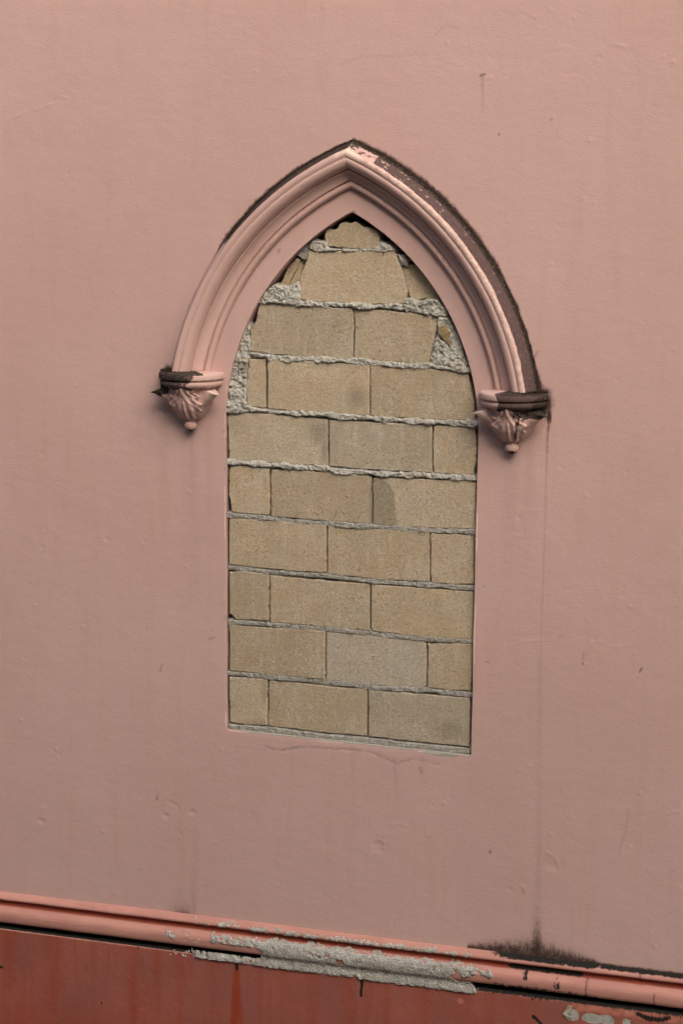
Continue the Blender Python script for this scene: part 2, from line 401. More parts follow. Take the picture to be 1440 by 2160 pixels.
    for (pts, s) in [([(1231, 1378), (1229, 1395)], .4), ([(341, 1402), (338, 1419)], .6), ([(332, 1668), (331, 1684)], .3), ([(1324, 1710), (1320, 1750), (1306, 1802)], .28),
                     ([(1077, 1340), (1140, 1335), (1190, 1338)], .10), ([(1180, 1348), (1195, 1330)], .15), ([(1024, 1397), (1032, 1396)], .5),
                     ([(478, 1300), (474, 1306)], .6), ([(560, 1575), (590, 1583), (620, 1578), (640, 1576), (700, 1578), (760, 1584)], .55),
                     ([(792, 1592), (815, 1602), (835, 1612), (850, 1605), (870, 1602)], .45), ([(870, 1602), (900, 1606), (926, 1614)], .25), ([(500, 1573), (530, 1576), (560, 1580)], .2),
                     ([(0, 137), (5, 137)], .1), ([(1060, 22), (1080, 30), (1105, 28), (1120, 36), (1137, 40)], .18), ([(905, 80), (920, 72), (940, 50), (960, 55), (970, 61)], .16),
                     ([(720, 136), (760, 118), (830, 118), (905, 112)], .13), ([(960, 110), (1040, 108)], .07), ([(1000, 385), (1075, 372), (1130, 375)], .07)]:
        A = px(pts); ix = near(A, .03); dd, _ = segd(x[ix]+.004*vnoise(x[ix], z[ix], 60, 2), z[ix]+.004*vnoise(x[ix], z[ix], 60, 8), A)
        line[ix] = np.maximum(line[ix], s*np.exp(-(dd/.0034)**2))
    # raised and sunken cracks under the paint
    for (pts, hgt, wd_) in [([(30, 246), (55, 236), (75, 230), (108, 219)], .0030, .005), ([(115, 203), (122, 201), (130, 204), (140, 204)], .0022, .004),
                       ([(560, 1577), (600, 1585), (640, 1576), (760, 1584), (800, 1594)], -.003, .005), ([(790, 1590), (815, 1602), (835, 1612), (850, 1605), (870, 1600), (926, 1614)], -.003, .005),
                       ([(1285, 90), (1310, 97), (1333, 100), (1338, 92)], .0030, .005), ([(1165, 100), (1190, 98), (1215, 104)], .0018, .004), ([(1015, 160), (1025, 165), (1037, 163)], .0026, .004),
                       ([(925, 135), (950, 128), (972, 136)], .0018, .004), ([(1205, 160), (1230, 165)], .002, .004), ([(1077, 1358), (1120, 1352), (1165, 1350), (1185, 1335)], .0016, .004),
                       ([(1075, 1290), (1130, 1258), (1170, 1250), (1185, 1270)], .0010, .005), ([(1265, 1355), (1300, 1365), (1325, 1362)], .0016, .005), ([(352, 1690), (376, 1704)], -.003, .005),
                       ([(73, 1710), (95, 1704)], .0022, .004), ([(825, 1740), (845, 1737), (868, 1750)], .0022, .004), ([(780, 1788), (784, 1776), (800, 1771), (812, 1778), (808, 1790)], .0030, .004),
                       ([(787, 1795), (800, 1792), (806, 1798)], -.003, .004), ([(1155, 1800), (1172, 1810), (1178, 1830), (1172, 1848)], .0022, .006), ([(1395, 1720), (1420, 1712), (1440, 1716)], .0018, .005),
                       ([(1425, 1855), (1440, 1868)], -.003, .006), ([(940, 1680), (944, 1690)], .002, .004), ([(1080, 1130), (1100, 1132)], .0012, .003)]:
        A = px(pts); ix = near(A, .05); dd, _ = segd(x[ix]+.003*vnoise(x[ix], z[ix], 70, 2), z[ix]+.003*vnoise(x[ix], z[ix], 70, 8), A)
        d[ix] += .42*hgt*np.exp(-(dd/(wd_*.85))**2)*(.7+.6*vnoise(x[ix], z[ix], 45, 6))
    for (c, rx_, dz_) in [((349, 1722), .012, -.0022), ((405, 1714), .014, -.0022), ((87, 1733), .012, -.003), ((795, 1783), .026, -.002), ((1165, 1828), .03, -.002)]:
        a, b_ = at(*c); q = np.exp(-(((x-a)/rx_)**2+((z-b_)/(rx_*.7))**2)); d += dz_*q
    rs = np.random.RandomState(4)
    for k in range(170):       # grit under the paint
        a, b_ = rs.uniform(-1.5, 1.3), rs.uniform(-.75, 2.75); r_ = rs.uniform(.0035, .0065)
        ix = np.nonzero((np.abs(x-a) < .02) & (np.abs(z-b_) < .02))
        if len(ix[0]): d[ix] += rs.choice([1, 1, -1])*rs.uniform(.0007, .0018)*np.exp(-(((x[ix]-a)/r_)**2+((z[ix]-b_)/r_)**2))
    # cement smears beside the opening and along the bottom edge
    for (c, rx_, rz_, s) in [((1020, 1237), .016, .006, .8), ((1010, 1243), .010, .005, .7), ((1012, 1352), .009, .009, .45), ((1037, 1357), .010, .009, .42), ((1012, 1345), .006, .004, .5), ((622, 1576), .018, .006, 1.0), ((935, 1593), .070, .007, 1.1), ((900, 1587), .03, .006, .9), ((975, 1591), .03, .005, .9),
                             ((700, 1562), .16, .0035, .6), ((1004, 1180), .005, .03, .55), ((999, 1345), .006, .02, .6), ((1370, 1767), .012, .005, .42), ((473, 1300), .006, .018, .55)]:
        a, b_ = at(*c); q = np.exp(-(((x-a)/rx_)**2+((z-b_)/rz_)**2)); cem = np.maximum(cem, s*q)
    return d, dict(mold=mold, damp=damp, cement=cem, line=line)

def build_wall():
    s = .005
    xs = np.r_[-7.0, -6.995, -5, -3.5, -2.6, -2.1, -1.8, np.arange(-1.62, 1.46, s), 1.6, 1.8, 2.2, 3, 4.2, 5.995, 6.0]
    zs = np.r_[-2.3, -1.6, -1.0, np.arange(-.86, 2.86, s), 3.1, 3.5, 4.2, 5.2, 6.395, 6.4]
    X, Z = np.meshgrid(xs, zs, indexing='ij')
    sd_ = opensd(X, Z)+.004
    V0 = np.stack([X, Z], -1)
    F = gridfaces(len(xs), len(zs)); sdf = sd_.ravel()
    keep = (sdf[F] < 0).any(1); F = F[keep]
    # snap vertices lying inside the opening to its outline
    used = np.zeros(sdf.size, bool); used[F.ravel()] = True
    ins = np.nonzero(used & ((sdf >= 0) | (np.abs(sdf) < .0012)))[0]
    O = np.array(outline(.002, .004)); P = V0.reshape(-1, 2)
    for a in range(0, len(ins), 400):
        q = P[ins[a:a+400]]; k = ((q[:, None]-O[None])**2).sum(-1).argmin(1); P[ins[a:a+400]] = O[k]
    x, z = P[:, 0], P[:, 1]
    d, at_ = wallfields(x, z)
    dop = np.abs(opensd(x, z)); d *= ss(0, .02, dop)
    y = -d; ed = (x <= -6.999) | (x >= 5.999) | (z >= 6.399); y[ed] = .7
    V = np.stack([x, y, z], -1); V, F, at_ = compact(V, F[:, [0, 1, 2, 3]], at_)
    child('wall_face', V, F, M_WALL, attrs=at_)
    # reveal with a softened arris
    O = [np.array(outline(.004, o)) for o in (.004, .0018, .0006, 0, 0, 0)]
    n = min(len(o) for o in O); O = [np.array([o[int(i*len(o)/n)] for i in range(n)]) for o in O]
    dep = [-.0001, 0, .0005, .002, .02, .26]
    V = np.concatenate([np.stack([o[:, 0], np.full(n, dp), o[:, 1]], -1) for o, dp in zip(O, dep)])
    F = []
    for k in range(len(O)-1):
        i = np.arange(n); j = (i+1) % n; F.append(np.stack([k*n+i, k*n+j, (k+1)*n+j, (k+1)*n+i], -1))
    F = np.concatenate(F); zero = np.zeros(len(V))
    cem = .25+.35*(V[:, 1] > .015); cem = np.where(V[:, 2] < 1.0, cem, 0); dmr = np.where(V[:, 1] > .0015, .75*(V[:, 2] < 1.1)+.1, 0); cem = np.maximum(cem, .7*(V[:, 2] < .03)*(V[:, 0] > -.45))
    child('window_reveal', V, F, M_WALL, attrs=dict(mold=.62*(V[:, 1] > .0045)*(V[:, 2] < 1.15)*(V[:, 2] > .0), damp=dmr, cement=cem, line=zero))  # dirty reveal, darkened further so the gap beside the blocks reads dark
build_wall()

# hood mould over the arch
PROF = [(.9745, -.004), (.9755, -.001), (.9765, .008), (.979, .0160), (.984, .0220), (.990, .0240), (.995, .0220), (.9985, .0160), (1.0005, .0125), (1.003, .0125),
        (1.0040, .0200), (1.012, .0220), (1.022, .0265), (1.030, .0335), (1.0345, .0410), (1.0365, .0425), (1.0385, .0395), (1.0405, .0400), (1.0415, .0500), (1.045, .0620),
        (1.051, .0730), (1.059, .0800), (1.067, .0832), (1.0735, .0825), (1.0762, .0800), (1.0785, .0830), (1.087, .0865), (1.0945, .0865), (1.098, .0845),
        (1.101, .079), (1.104, .070), (1.108, .058), (1.112, .046), (1.117, .034), (1.122, .022), (1.127, .010), (1.131, .0), (1.134, -.006)]
def dense(P, s=.0035):
    out = [P[0]]
    for a, b in zip(P[:-1], P[1:]):
        n = max(1, int(math.hypot(b[0]-a[0], b[1]-a[1])/s+.6))
        for k in range(1, n+1): out.append((a[0]+(b[0]-a[0])*k/n, a[1]+(b[1]-a[1])*k/n))
    return np.array(out)
def build_hood():
    P = dense(PROF); N = 300; rows = []; T = []
    for side in (-1, 1):
        c = AX-side*CX
        for k in range(N+1) if side < 0 else range(N-1, -1, -1):
            t = k/N; Rr = P[:, 0]
            a0 = np.arcsin((HB[side]-.004-ZC)/Rr); a1 = np.arccos(CX/Rr)
            a = a0+(a1-a0)*t
            rows.append(np.stack([c+side*Rr*np.cos(a), -P[:, 1], ZC+Rr*np.sin(a)], -1)); T.append((side, t))
    V = np.array(rows); n, m_ = V.shape[:2]
    side = np.array([q[0] for q in T])[:, None]*np.ones(m_); t = np.array([q[1] for q in T])[:, None]*np.ones(m_)
    R = np.ones((n, 1))*P[:, 0]; D = np.ones((n, 1))*P[:, 1]
    x, z = V[..., 0], V[..., 2]
    wob = fbm(x*1.0+R*3, z, 7, 21, 3)*.0016; V[..., 1] -= wob*(D > .01)
    outer = ss(1.0965, 1.1065, R)
    lf = side < 0
    bare = np.where(lf, outer*(.15+.55*ss(.45, .6, t)), outer*1.0+.40*ss(1.090, 1.100, R)*(.1+.6*fbm(x, z, 9, 5, 3)))
    bare = np.where((~lf) & (t > .9), bare*(.50), bare)
    bare = np.where((lf) & (t > .93), bare*.4, bare)
    fleck = np.where(lf, 0, ss(.45, .8, t)*.9+.2)
    mold = np.where(lf, ss(1.100, 1.114, R)*(.15+1.0*ss(.40, .55, t)), ss(1.112, 1.133, R)*.95*(.75+.35*ss(0, .5, t)))
    near_b = np.exp(-((t)/.010)**2)
    mold = np.maximum(mold, near_b*np.where(lf, ss(.985, 1.0, R)*.9, ss(1.02, 1.06, R)*1.0))
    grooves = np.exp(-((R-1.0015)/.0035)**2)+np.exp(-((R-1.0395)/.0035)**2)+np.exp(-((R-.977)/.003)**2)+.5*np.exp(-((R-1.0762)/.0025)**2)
    grime_shade = grooves*(.55+.35*ss(.6, 1, t))+.18*ss(.8, 1, t)*(R > 1.0)*(R < 1.045)+np.where(lf, .40*ss(1.0, 1.08, R)*np.exp(-((t-.25)/.25)**2), .25*ss(1.02, 1.06, R))  # brown weathering plus a darker tone along every groove
    worn = np.where(lf, .25*ss(1.08, 1.09, R), ss(1.070, 1.086, R)*(1-ss(1.098, 1.104, R))*.56)+ss(.93, .99, t)*ss(1.080, 1.09, R)*.62
    F = gridfaces(n, m_)
    child('hood_mould', V.reshape(-1, 3), F, M_MOULD, attrs=dict(bare=bare, fleck=fleck, mold=mold, grime_shade=grime_shade, worn=worn))
build_hood()

# corbels
def lathe_part(name, cx, zt, prof, parent, attrfn, th=math.radians(97), n=96, depth=1.0):
    P = dense(prof, .004); A = np.linspace(-th, th, n)
    V = np.array([[(cx+r*math.sin(a), -r*math.cos(a)*depth, zt+z) for (r, z) in P] for a in A])
    at_ = attrfn(A[:, None]*np.ones(len(P)), np.ones((n, 1))*P[:, 0], np.ones((n, 1))*P[:, 1])
    return child(name, V.reshape(-1, 3), gridfaces(n, len(P)), M_MOULD, parent, at_)
def build_corbel(side):
    cx, zt = CCX[side], HB[side]
    root = wall
    s = side
    def zero(a): return np.zeros(a.shape)
    def ab(A, R, Zz):
        u = np.sin(A)*s                                  # +1 on the outer (mouldy) side
        u = u+.14*vnoise(A*2, Zz*30, 2.0, 3)
        if s < 0:
            mold = ss(-.38, -.22, u)*np.where(Zz > -.030, .75, .30)+.5*ss(.55, .9, u)
            top = (Zz > -.004); mold = np.maximum(mold, np.where(top & (R > .02), ss(-.75, -.55, u)*1.1, 0))
            bare = ss(-.38, -.32, u)*.62*(Zz > -.060)
        else:
            mold = ss(.60, .95, u)*.95+np.where(Zz > -.004, ss(-.35, 0, u)*1.0, 0)
            bare = ss(-.42, -.30, u)*.9
        return dict(bare=bare, fleck=zero(A)+.1, mold=mold, grime_shade=zero(A)+.3*(np.abs(Zz+.031) < .004)+.15, worn=.45*(u < -.3)*(R > .10))
    prof = [(.001, .002), (.05, .002), (.100, .0), (.116, -.001), (.1215, -.003), (.1240, -.008), (.1245, -.018), (.1235, -.025), (.1190, -.0275), (.1145, -.0285),
            (.1145, -.031), (.1180, -.0325), (.1195, -.038), (.1180, -.046), (.1115, -.053), (.097, -.057), (.092, -.062), (.088, -.066), (.080, -.067)]
    # bell with acanthus leaves
    n, m_ = 220, 130
    A = np.linspace(-math.radians(96), math.radians(96), n)[:, None]*np.ones(m_); T = np.linspace(0, 1, m_)[None, :]*np.ones((n, 1))
    rb = np.interp(T, [0, .08, .25, .45, .65, .8, .92, 1], [.090, .089, .086, .081, .070, .056, .042, .028])
    wl = np.interp(T, [0, .1, .3, .55, .8, 1], [.46, .56, .66, .80, .95, 1.2])*(1+.16*np.cos(T*2*math.pi*4.2+.6)*(1-T))
    au = np.abs(A); e = ss(0, .13, wl-au)
    curl = np.exp(-((wl-.10-au)/.07)**2)*(.35+.65*np.maximum(0, np.cos(T*2*math.pi*4.2+.2)))*(1-ss(.6, .9, T))
    vein = np.cos(2*math.pi*(np.clip(au/wl, 0, 1)*2.3+(1-T)*1.3*(1-ss(.0, .5, T)*.6)))*e*(1-.6*ss(.8, 1, T))
    rel = .0065*e+.0085*curl+.0024*vein+.003*np.exp(-(A/.07)**2)
    rel += .016*np.exp(-(A/.30)**2)*(1-ss(.0, .26, T))*(.8+.3*np.cos(A*26))
    # flaring corner leaves
    ac = 1.06; wv = .17+.30*T
    fl = np.exp(-((au-ac)/wv)**2)*(np.clip(1-T/.70, 0, 1))**1.6
    rel += .062*fl
    sv = .0012*np.cos((au-ac)/(.20+.25*T)*9)*ss(0, .1, au-wl+.02)*(1-T*.7); rel += sv
    rel += .004*np.exp(-((au-ac)/(.10))**2)*(1-ss(.7, 1, T))
    Rr = rb+rel
    ztop = -.060-.122*T+.016*fl*0
    ztop = ztop+.010*np.cos(au*9.0)*np.clip(1-T/.12, 0, 1)*0.6-.012*fl
    V = np.stack([cx+Rr*np.sin(A), -Rr*np.cos(A)*1.12, zt+ztop], -1)
    # close the top inwards
    cap = np.stack([cx+.060*np.sin(A[:, :1]), -.060*np.cos(A[:, :1]), zt-.056+0*A[:, :1]], -1)
    V = np.concatenate([cap, V], 1); A2 = np.c_[A[:, :1], A]; T2 = np.c_[T[:, :1], T]; fl2 = np.c_[fl[:, :1], fl]; e2 = np.c_[e[:, :1], vein]
    u = np.sin(A2)*s+.10*vnoise(A2*2, T2, 3.0, 8)
    if s < 0:
        mold = ss(.45, .75, u)*(1-ss(.10, .26, T2))*1.1+.35*(1-ss(0, .1, T2))*ss(-.1, .4, u)
        bare = ss(.55, .8, u)*(1-ss(.1, .4, T2))*.8
    else:
        streak = np.exp(-((u-.38)/.05)**2)+np.exp(-((u-.62)/.05)**2)*.9+np.exp(-((u-.20)/.04)**2)*(T2 < .3)
        mold = ss(.45, .85, u)*(1-ss(.05, .28, T2))*.9+streak*.55*(1-.3*T2)
        bare = ss(.1, .3, u)*(1-ss(.12, .3, T2))*.85+streak*.55
    grime_shade = .0+.50*ss(-.2, -.9, e2)+.15*ss(.7, 1, T2)  # shading painted into the leaf hollows for stronger carving contrast
    root = child('corbel', V.reshape(-1, 3), gridfaces(n, m_+1), M_MOULD, wall,
          dict(bare=bare, fleck=0*bare+.1, mold=mold, grime_shade=grime_shade, worn=.42*(fl2 > .3)+.30*ss(.3, .9, e2)+.25*(T2 < .3)))
    root['label'] = 'left corbel, black mould over the left of its rim' if side < 0 else 'right corbel, its rim dark brown with a black mould edge on the right'
    lathe_part('abacus', cx, zt, prof, root, ab, depth=1.16)
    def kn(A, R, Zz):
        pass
        return dict(bare=zero(A)+.4*ss(-.216, -.224, Zz)+(.45 if s > 0 else 0)*np.exp(-((A-.3)/.4)**2), fleck=zero(A), mold=(1.0*ss(-.212, -.224, Zz) if s < 0 else .45*np.exp(-((A-.2)/.5)**2)+.9*ss(-.21, -.222, Zz)), grime_shade=zero(A)+.85, worn=zero(A))  # shade painted over the whole knob, black mould at its tip
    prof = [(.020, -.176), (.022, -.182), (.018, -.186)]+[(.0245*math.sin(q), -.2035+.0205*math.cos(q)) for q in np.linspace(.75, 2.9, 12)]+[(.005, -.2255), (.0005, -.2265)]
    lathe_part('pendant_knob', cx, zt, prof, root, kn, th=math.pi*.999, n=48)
    for o in root.children:
        if o.name.startswith('pendant'):
            o.location.y -= .022
build_corbel(-1); build_corbel(1)

# string course
SP = [(0.002, -.004), (0, .0015), (-.003, .010), (-.007, .018), (-.012, .0245), (-.018, .0285), (-.0235, .0285), (-.0265, .0260), (-.0285, .021), (-.0300, .016),
      (-.0325, .013), (-.039, .0115), (-.0455, .0125), (-.050, .017), (-.0545, .027), (-.059, .037), (-.068, .0455), (-.079, .0495), (-.091, .0495), (-.104, .0475), (-.1135, .0425), (-.1180, .031),
      (-.1195, .016), (-.1210, .007), (-.124, .005), (-.128, .006), (-.133, .012), (-.136, .020), (-.1380, .030), (-.1410, .036), (-.1470, .038)]
def sweep_x(name, P, xs, mat, attrfn, parent=None, disp=None, mask=None):
    P = dense(P, .004)
    X, Zr = np.meshgrid(xs, P[:, 0], indexing='ij'); D = np.ones((len(xs), 1))*P[:, 1]
    tg = np.gradient(P, axis=0); nn = np.stack([-tg[:, 1], tg[:, 0]], -1); nn /= np.hypot(nn[:, 0], nn[:, 1])[:, None]
    if (nn[:, 1].mean() < 0): nn = -nn
    S = np.ones((len(xs), 1))*np.r_[0, np.cumsum(np.hypot(*(P[1:]-P[:-1]).T))]
    h = disp(X, Zr, S) if disp else 0*X
    V = np.stack([X, -(D+h*nn[:, 1]), ZS+Zr+h*nn[:, 0]], -1).reshape(-1, 3)
    F = gridfaces(*X.shape)
    at_ = attrfn(X, Zr, D, S) if attrfn else {}
    if mask is not None:
        mk = mask(X, Zr, S).ravel(); F = F[mk[F].any(1)]
    V, F, at_ = compact(V, F, at_)
    return child(name, V, F, mat, parent, at_)
XS = np.r_[-7.0, -4, -2.5, -1.9, np.arange(-1.66, 1.48, .004), 1.7, 2.2, 3.5, 6.0]
def xat(p, y=1990): return at(p, y)[0]
def str_attr(X, Z, D, S):
    n = fbm(X, Z, 9, 31, 4)
    und = ss(-.1085, -.1190, Z)                       # black mould in the undercut
    band = np.interp(X, [xat(0), xat(250), xat(500), xat(900), xat(1100), xat(1440)], [.7, .95, 1.0, 1.0, 1.1, 1.0])
    mold = und*band*1.1
    mold = np.where(Z < -.1415, mold*np.interp(X, [xat(0), xat(300), xat(1000), xat(1440)], [.15, .35, .5, .55]), mold)
    # dark stretch right of the grey patch
    g = np.exp(-((X-xat(1160))/.16)**2); a = X-xat(1075)
    mold = np.maximum(mold, ss(-.02, .02, a)*(1-ss(xat(1225)-.01, xat(1225)+.04, X))*np.exp(-((Z+.042)/.010)**2)*1.1)
    irr = .75+.75*fbm(X, Z, 30, 77, 4)
    mold = np.maximum(mold, irr*.66*np.exp(-((X-xat(1178))/.034)**2)*ss(-.045, -.055, Z)*ss(-.118, -.095, Z))
    mold = np.maximum(mold, irr*.60*np.exp(-((X-xat(1115))/.022)**2)*ss(-.045, -.055, Z)*ss(-.105, -.075, Z))
    mold = np.maximum(mold, irr*.62*np.exp(-((X-xat(1222))/.045)**2)*ss(-.048, -.056, Z)*ss(-.088, -.070, Z))
    mold = np.maximum(mold, .50*ss(xat(1015), xat(1060), X)*(1-ss(xat(1250), xat(1330), X))*ss(-.090, -.106, Z))
    mold = np.maximum(mold, ss(xat(1000), xat(1080), X)*(1-ss(xat(1250), xat(1290), X))*ss(-.030, .0, Z)*.85)
    mold = np.maximum(mold, ss(xat(1240), xat(1280), X)*ss(-.020, -.002, Z)*.8)
    for c in (1310, 1345, 1390, 1424): mold = np.maximum(mold, .40*np.exp(-((X-xat(c))/.02)**2)*np.exp(-((Z+.085)/.012)**2))
    grime_shade = 1.25*np.exp(-((Z+.0400)/.0125)**4)+.4*ss(-.100, -.110, Z)  # interreflection in the groove painted as a deep red band
    line = np.zeros(X.shape)
    for c, a_, b_ in ((1240, -.05, -.125), (1384, -.07, -.13), (1352, -.0, -.04)):
        line = np.maximum(line, np.exp(-((X-xat(c, 2080)-.003*vnoise(Z, Z, 120, 3))/.0028)**2)*(Z < a_)*(Z > b_)*.8)
    for c in (258, 270, 545): line = np.maximum(line, np.exp(-((X-xat(c, 1935))/.004)**2)*np.exp(-((Z+.045)/.004)**2)*.8)
    return dict(mold=mold, grime_shade=grime_shade, line=line)
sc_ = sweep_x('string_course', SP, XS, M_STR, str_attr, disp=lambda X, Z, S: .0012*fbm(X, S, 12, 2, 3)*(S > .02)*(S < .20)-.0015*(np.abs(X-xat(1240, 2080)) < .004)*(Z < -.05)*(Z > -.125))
# bare rough cement where the paint has come off the string course
def pmask(X, Z, S):
    c = lambda a, b, z0, z1, s=1.0, f=.02, fz=.008: s*ss(xat(a)-f, xat(a)+f, X)*(1-ss(xat(b)-f, xat(b)+f, X))*ss(z0-fz, z0+fz, Z)*(1-ss(z1-fz, z1+fz, Z))
    m_ = c(560, 1000, -.160, -.052, 1.12); m_ = np.maximum(m_, c(450, 640, -.088, -.054, .85)); m_ = np.maximum(m_, c(700, 1050, -.085, -.055, .80))
    m_ = np.maximum(m_, c(415, 1010, -.160, -.1325, .90, .02, .003)); m_ = np.maximum(m_, c(600, 975, -.150, -.09, 1.25))
    m_ = np.maximum(m_, c(460, 1010, -.029, -.008, .66)); m_ = np.maximum(m_, c(700, 880, -.030, -.010, .82)); m_ = np.maximum(m_, c(360, 460, -.100, -.055, .36, .05))
    m_ = np.maximum(m_, c(465, 520, -.027, -.006, .9)); m_ = np.maximum(m_, c(400, 450, -.028, -.010, .5))
    hole = c(715, 735, -.108, -.090, 1, .008, .004); m_ = m_-.9*hole-.45*c(660, 700, -.095, -.08, 1, .015)
    m_ = m_-.9*c(960, 1005, -.112, -.095, 1, .02)
    return m_+.52*fbm(X, S*1.2, 22, 51, 3)+.75*fbm(X, S, 80, 53, 4)
def pdisp(X, Z, S):
    q = pmask(X, Z, S); w1, v1 = worley(X, S, 185, 3); w2, v2 = worley(X, S, 95, 9)
    th = ss(.42, .62, q)
    fill = .004*ss(.5, .9, q)*(Z < -.06)
    return -.0026+th*(.0024+.0042*(v1-.25)*np.clip(1-w1*1.1, 0, 1)+.0018*v2+.002*fbm(X, S, 30, 6, 3))+fill
XF = np.arange(xat(330), xat(1080), .0022)
SPF = [p for p in SP if p[0] > -.1105]+[(-.1145, .039), (-.120, .0365), (-.127, .036), (-.133, .0365), (-.138, .0375), (-.1415, .0385), (-.1455, .0395), (-.150, .040), (-.160, .0405)]
sweep_x('bare_cement', SPF, XF, M_ROUGH, None, parent=sc_, disp=pdisp, mask=lambda X, Z, S: pmask(X, Z, S) > .44)

# red plinth below
def build_plinth():
    xs = np.r_[-7, -4, -2.4, np.arange(-1.70, 1.48, .006), 1.8, 3, 6.0]; zs = np.r_[-2.3, -1.8, np.arange(-1.56, ZS-.1468, .006), ZS-.1468]
    X, Z = np.meshgrid(xs, zs, indexing='ij')
    d = .038+.0016*fbm(X, Z, 4, 13, 4)+.0006*fbm(X, Z, 22, 14, 3)
    top = ZS-.1468
    d = np.where(Z >= top-1e-6, .038, d)
    rust = np.zeros(X.shape); mold = np.zeros(X.shape); peel = np.zeros(X.shape); pale = np.zeros(X.shape)
    A = at(498, 2020, .038); dz = np.clip(A[1]-Z, 0, 1); rust = np.maximum(rust, 1.0*(dz > .03)*ss(0, .012, .014+.075*dz-np.abs(X-A[0]-.01*dz)))
    for c, wd_, a in ((205, .015, .4), (455, .02, .5), (555, .012, .4), (820, .015, .5), (1040, .02, .5), (30, .04, .7), (120, .05, .5), (290, .03, .75), (340, .02, .5), (385, .03, .5), (610, .04, .3), (665, .03, .4), (740, .03, .6), (900, .05, .4), (980, .04, .3), (1100, .05, .35)):
        x0 = xat(c, 2090); rust = np.maximum(rust, 1.25*a*np.exp(-((X-x0)/wd_)**2)*(.6+.4*fbm(X, Z, 6, c, 2)))
    rust = np.maximum(rust, .55*ss(-1.12, -1.35, Z))
    for (pts, wd_, a0, a1) in [([(580, 2062), (581, 2070)], .005, .7, .4), ([(680, 2060), (681, 2075)], .006, .6, .4), ([(385, 2010), (384, 2040)], .006, .55, .3), ([(498, 2020), (499, 2046)], .008, 1.25, 1.05), ([(762, 2056), (763, 2080), (761, 2102)], .008, 1.15, .80), ([(761, 2100), (760, 2150)], .007, .6, .3),
                               ([(291, 1992), (292, 2000)], .008, .9, .7), ([(340, 1998), (342, 2006)], .014, .6, .4), ([(92, 1972), (92, 1984)], .004, .7, .4), ([(122, 1972), (123, 1978)], .004, .7, .4),
                               ([(722, 2112), (721, 2128)], .005, .7, .4), ([(1122, 2100), (1124, 2112)], .008, 1.0, .5), ([(1140, 2103), (1140, 2114)], .008, .9, .5), ([(1125, 2145), (1140, 2160)], .009, 1.0, .9),
                               ([(0, 2040), (5, 2042)], .008, .9, .9), ([(214, 2115), (215, 2120)], .005, .8, .8), ([(905, 2085), (905, 2086)], .005, .5, .5), ([(862, 2065), (863, 2070)], .01, .6, .4),
                               ([(1345, 2140), (1370, 2150), (1400, 2152), (1410, 2147)], .018, .75, .7), ([(1360, 2128), (1440, 2146)], .010, .62, .55), ([(1325, 2150), (1330, 2160)], .01, .6, .6)]:
        Q = px(pts, .038); dd, t = segd(X, Z, Q); mold = np.maximum(mold, (a0+(a1-a0)*t)*np.exp(-(dd/wd_)**2))
    mold = np.maximum(mold, .36*np.clip(fbm(X*7, Z*.7, 9, 61, 3)*2, 0, 1)*ss(top-.45, top, Z))
    mold = np.maximum(mold, .50*ss(top-.022, top-.001, Z)*ss(-1.5, .6, X+.5*fbm(X, Z, 3, 4, 2)))
    for c, rx_, rz_, s in (((1207, 2142), .028, .026, 1.1), ((1250, 2150), .045, .022, 1.0), ((1280, 2152), .03, .022, 1.0), ((1322, 2158), .02, .018, .9), ((1322, 2136), .012, .008, .6), ((1218, 2108), .009, .004, .8),
                       ((1390, 2131), .014, .003, .8)):
        a, b_ = at(*c, .038); q = np.exp(-(((X-a)/rx_)**2+((Z-b_)/rz_)**2)**1.5); peel = np.maximum(peel, s*q)
    a, b_ = at(970, 2112, .038); pale = np.maximum(pale, .65*np.exp(-(((X-a)/.035)**2+((Z-b_)/.02)**2)))
    pale = np.maximum(pale, .5*ss(top-.010, top-.002, Z)); a, b_ = at(1250, 2135, .038)
    pale = np.maximum(pale, .62*ss(.0, .1, X-a+.16)*ss(top-.05, top-.02, Z))
    d -= .0016*(peel > .5)
    V = np.stack([X, -d, Z], -1).reshape(-1, 3)
    child('plinth', V, gridfaces(*X.shape), M_PL, attrs=dict(rust=rust, mold=mold, peel=peel, pale=pale))
    # curled paint flake
    A0 = [at(p[0], p[1], .044) for p in ((1186, 2139), (1200, 2119), (1207, 2122), (1205, 2133), (1196, 2141), (1210, 2149), (1200, 2154))]
    V = []
    for k, (a, b) in enumerate(A0): V.append((a, -.040-.012*(k % 2)-.004, b))
    for k, (a, b) in enumerate(A0): V.append((a, -.038-.012*(k % 2)-.004, b))
    n = len(A0); F = [tuple(range(n)), tuple(range(2*n-1, n-1, -1))]+[(i, (i+1) % n, n+(i+1) % n, n+i) for i in range(n)]
    o = child('paint_flake', np.array(V), F, mat_simple('flaked_paint', (.50, .46, .36, 1), (.42, .36, .28, 1), 40, .7, .002), smooth=False)
    o.parent = wall
build_plinth()

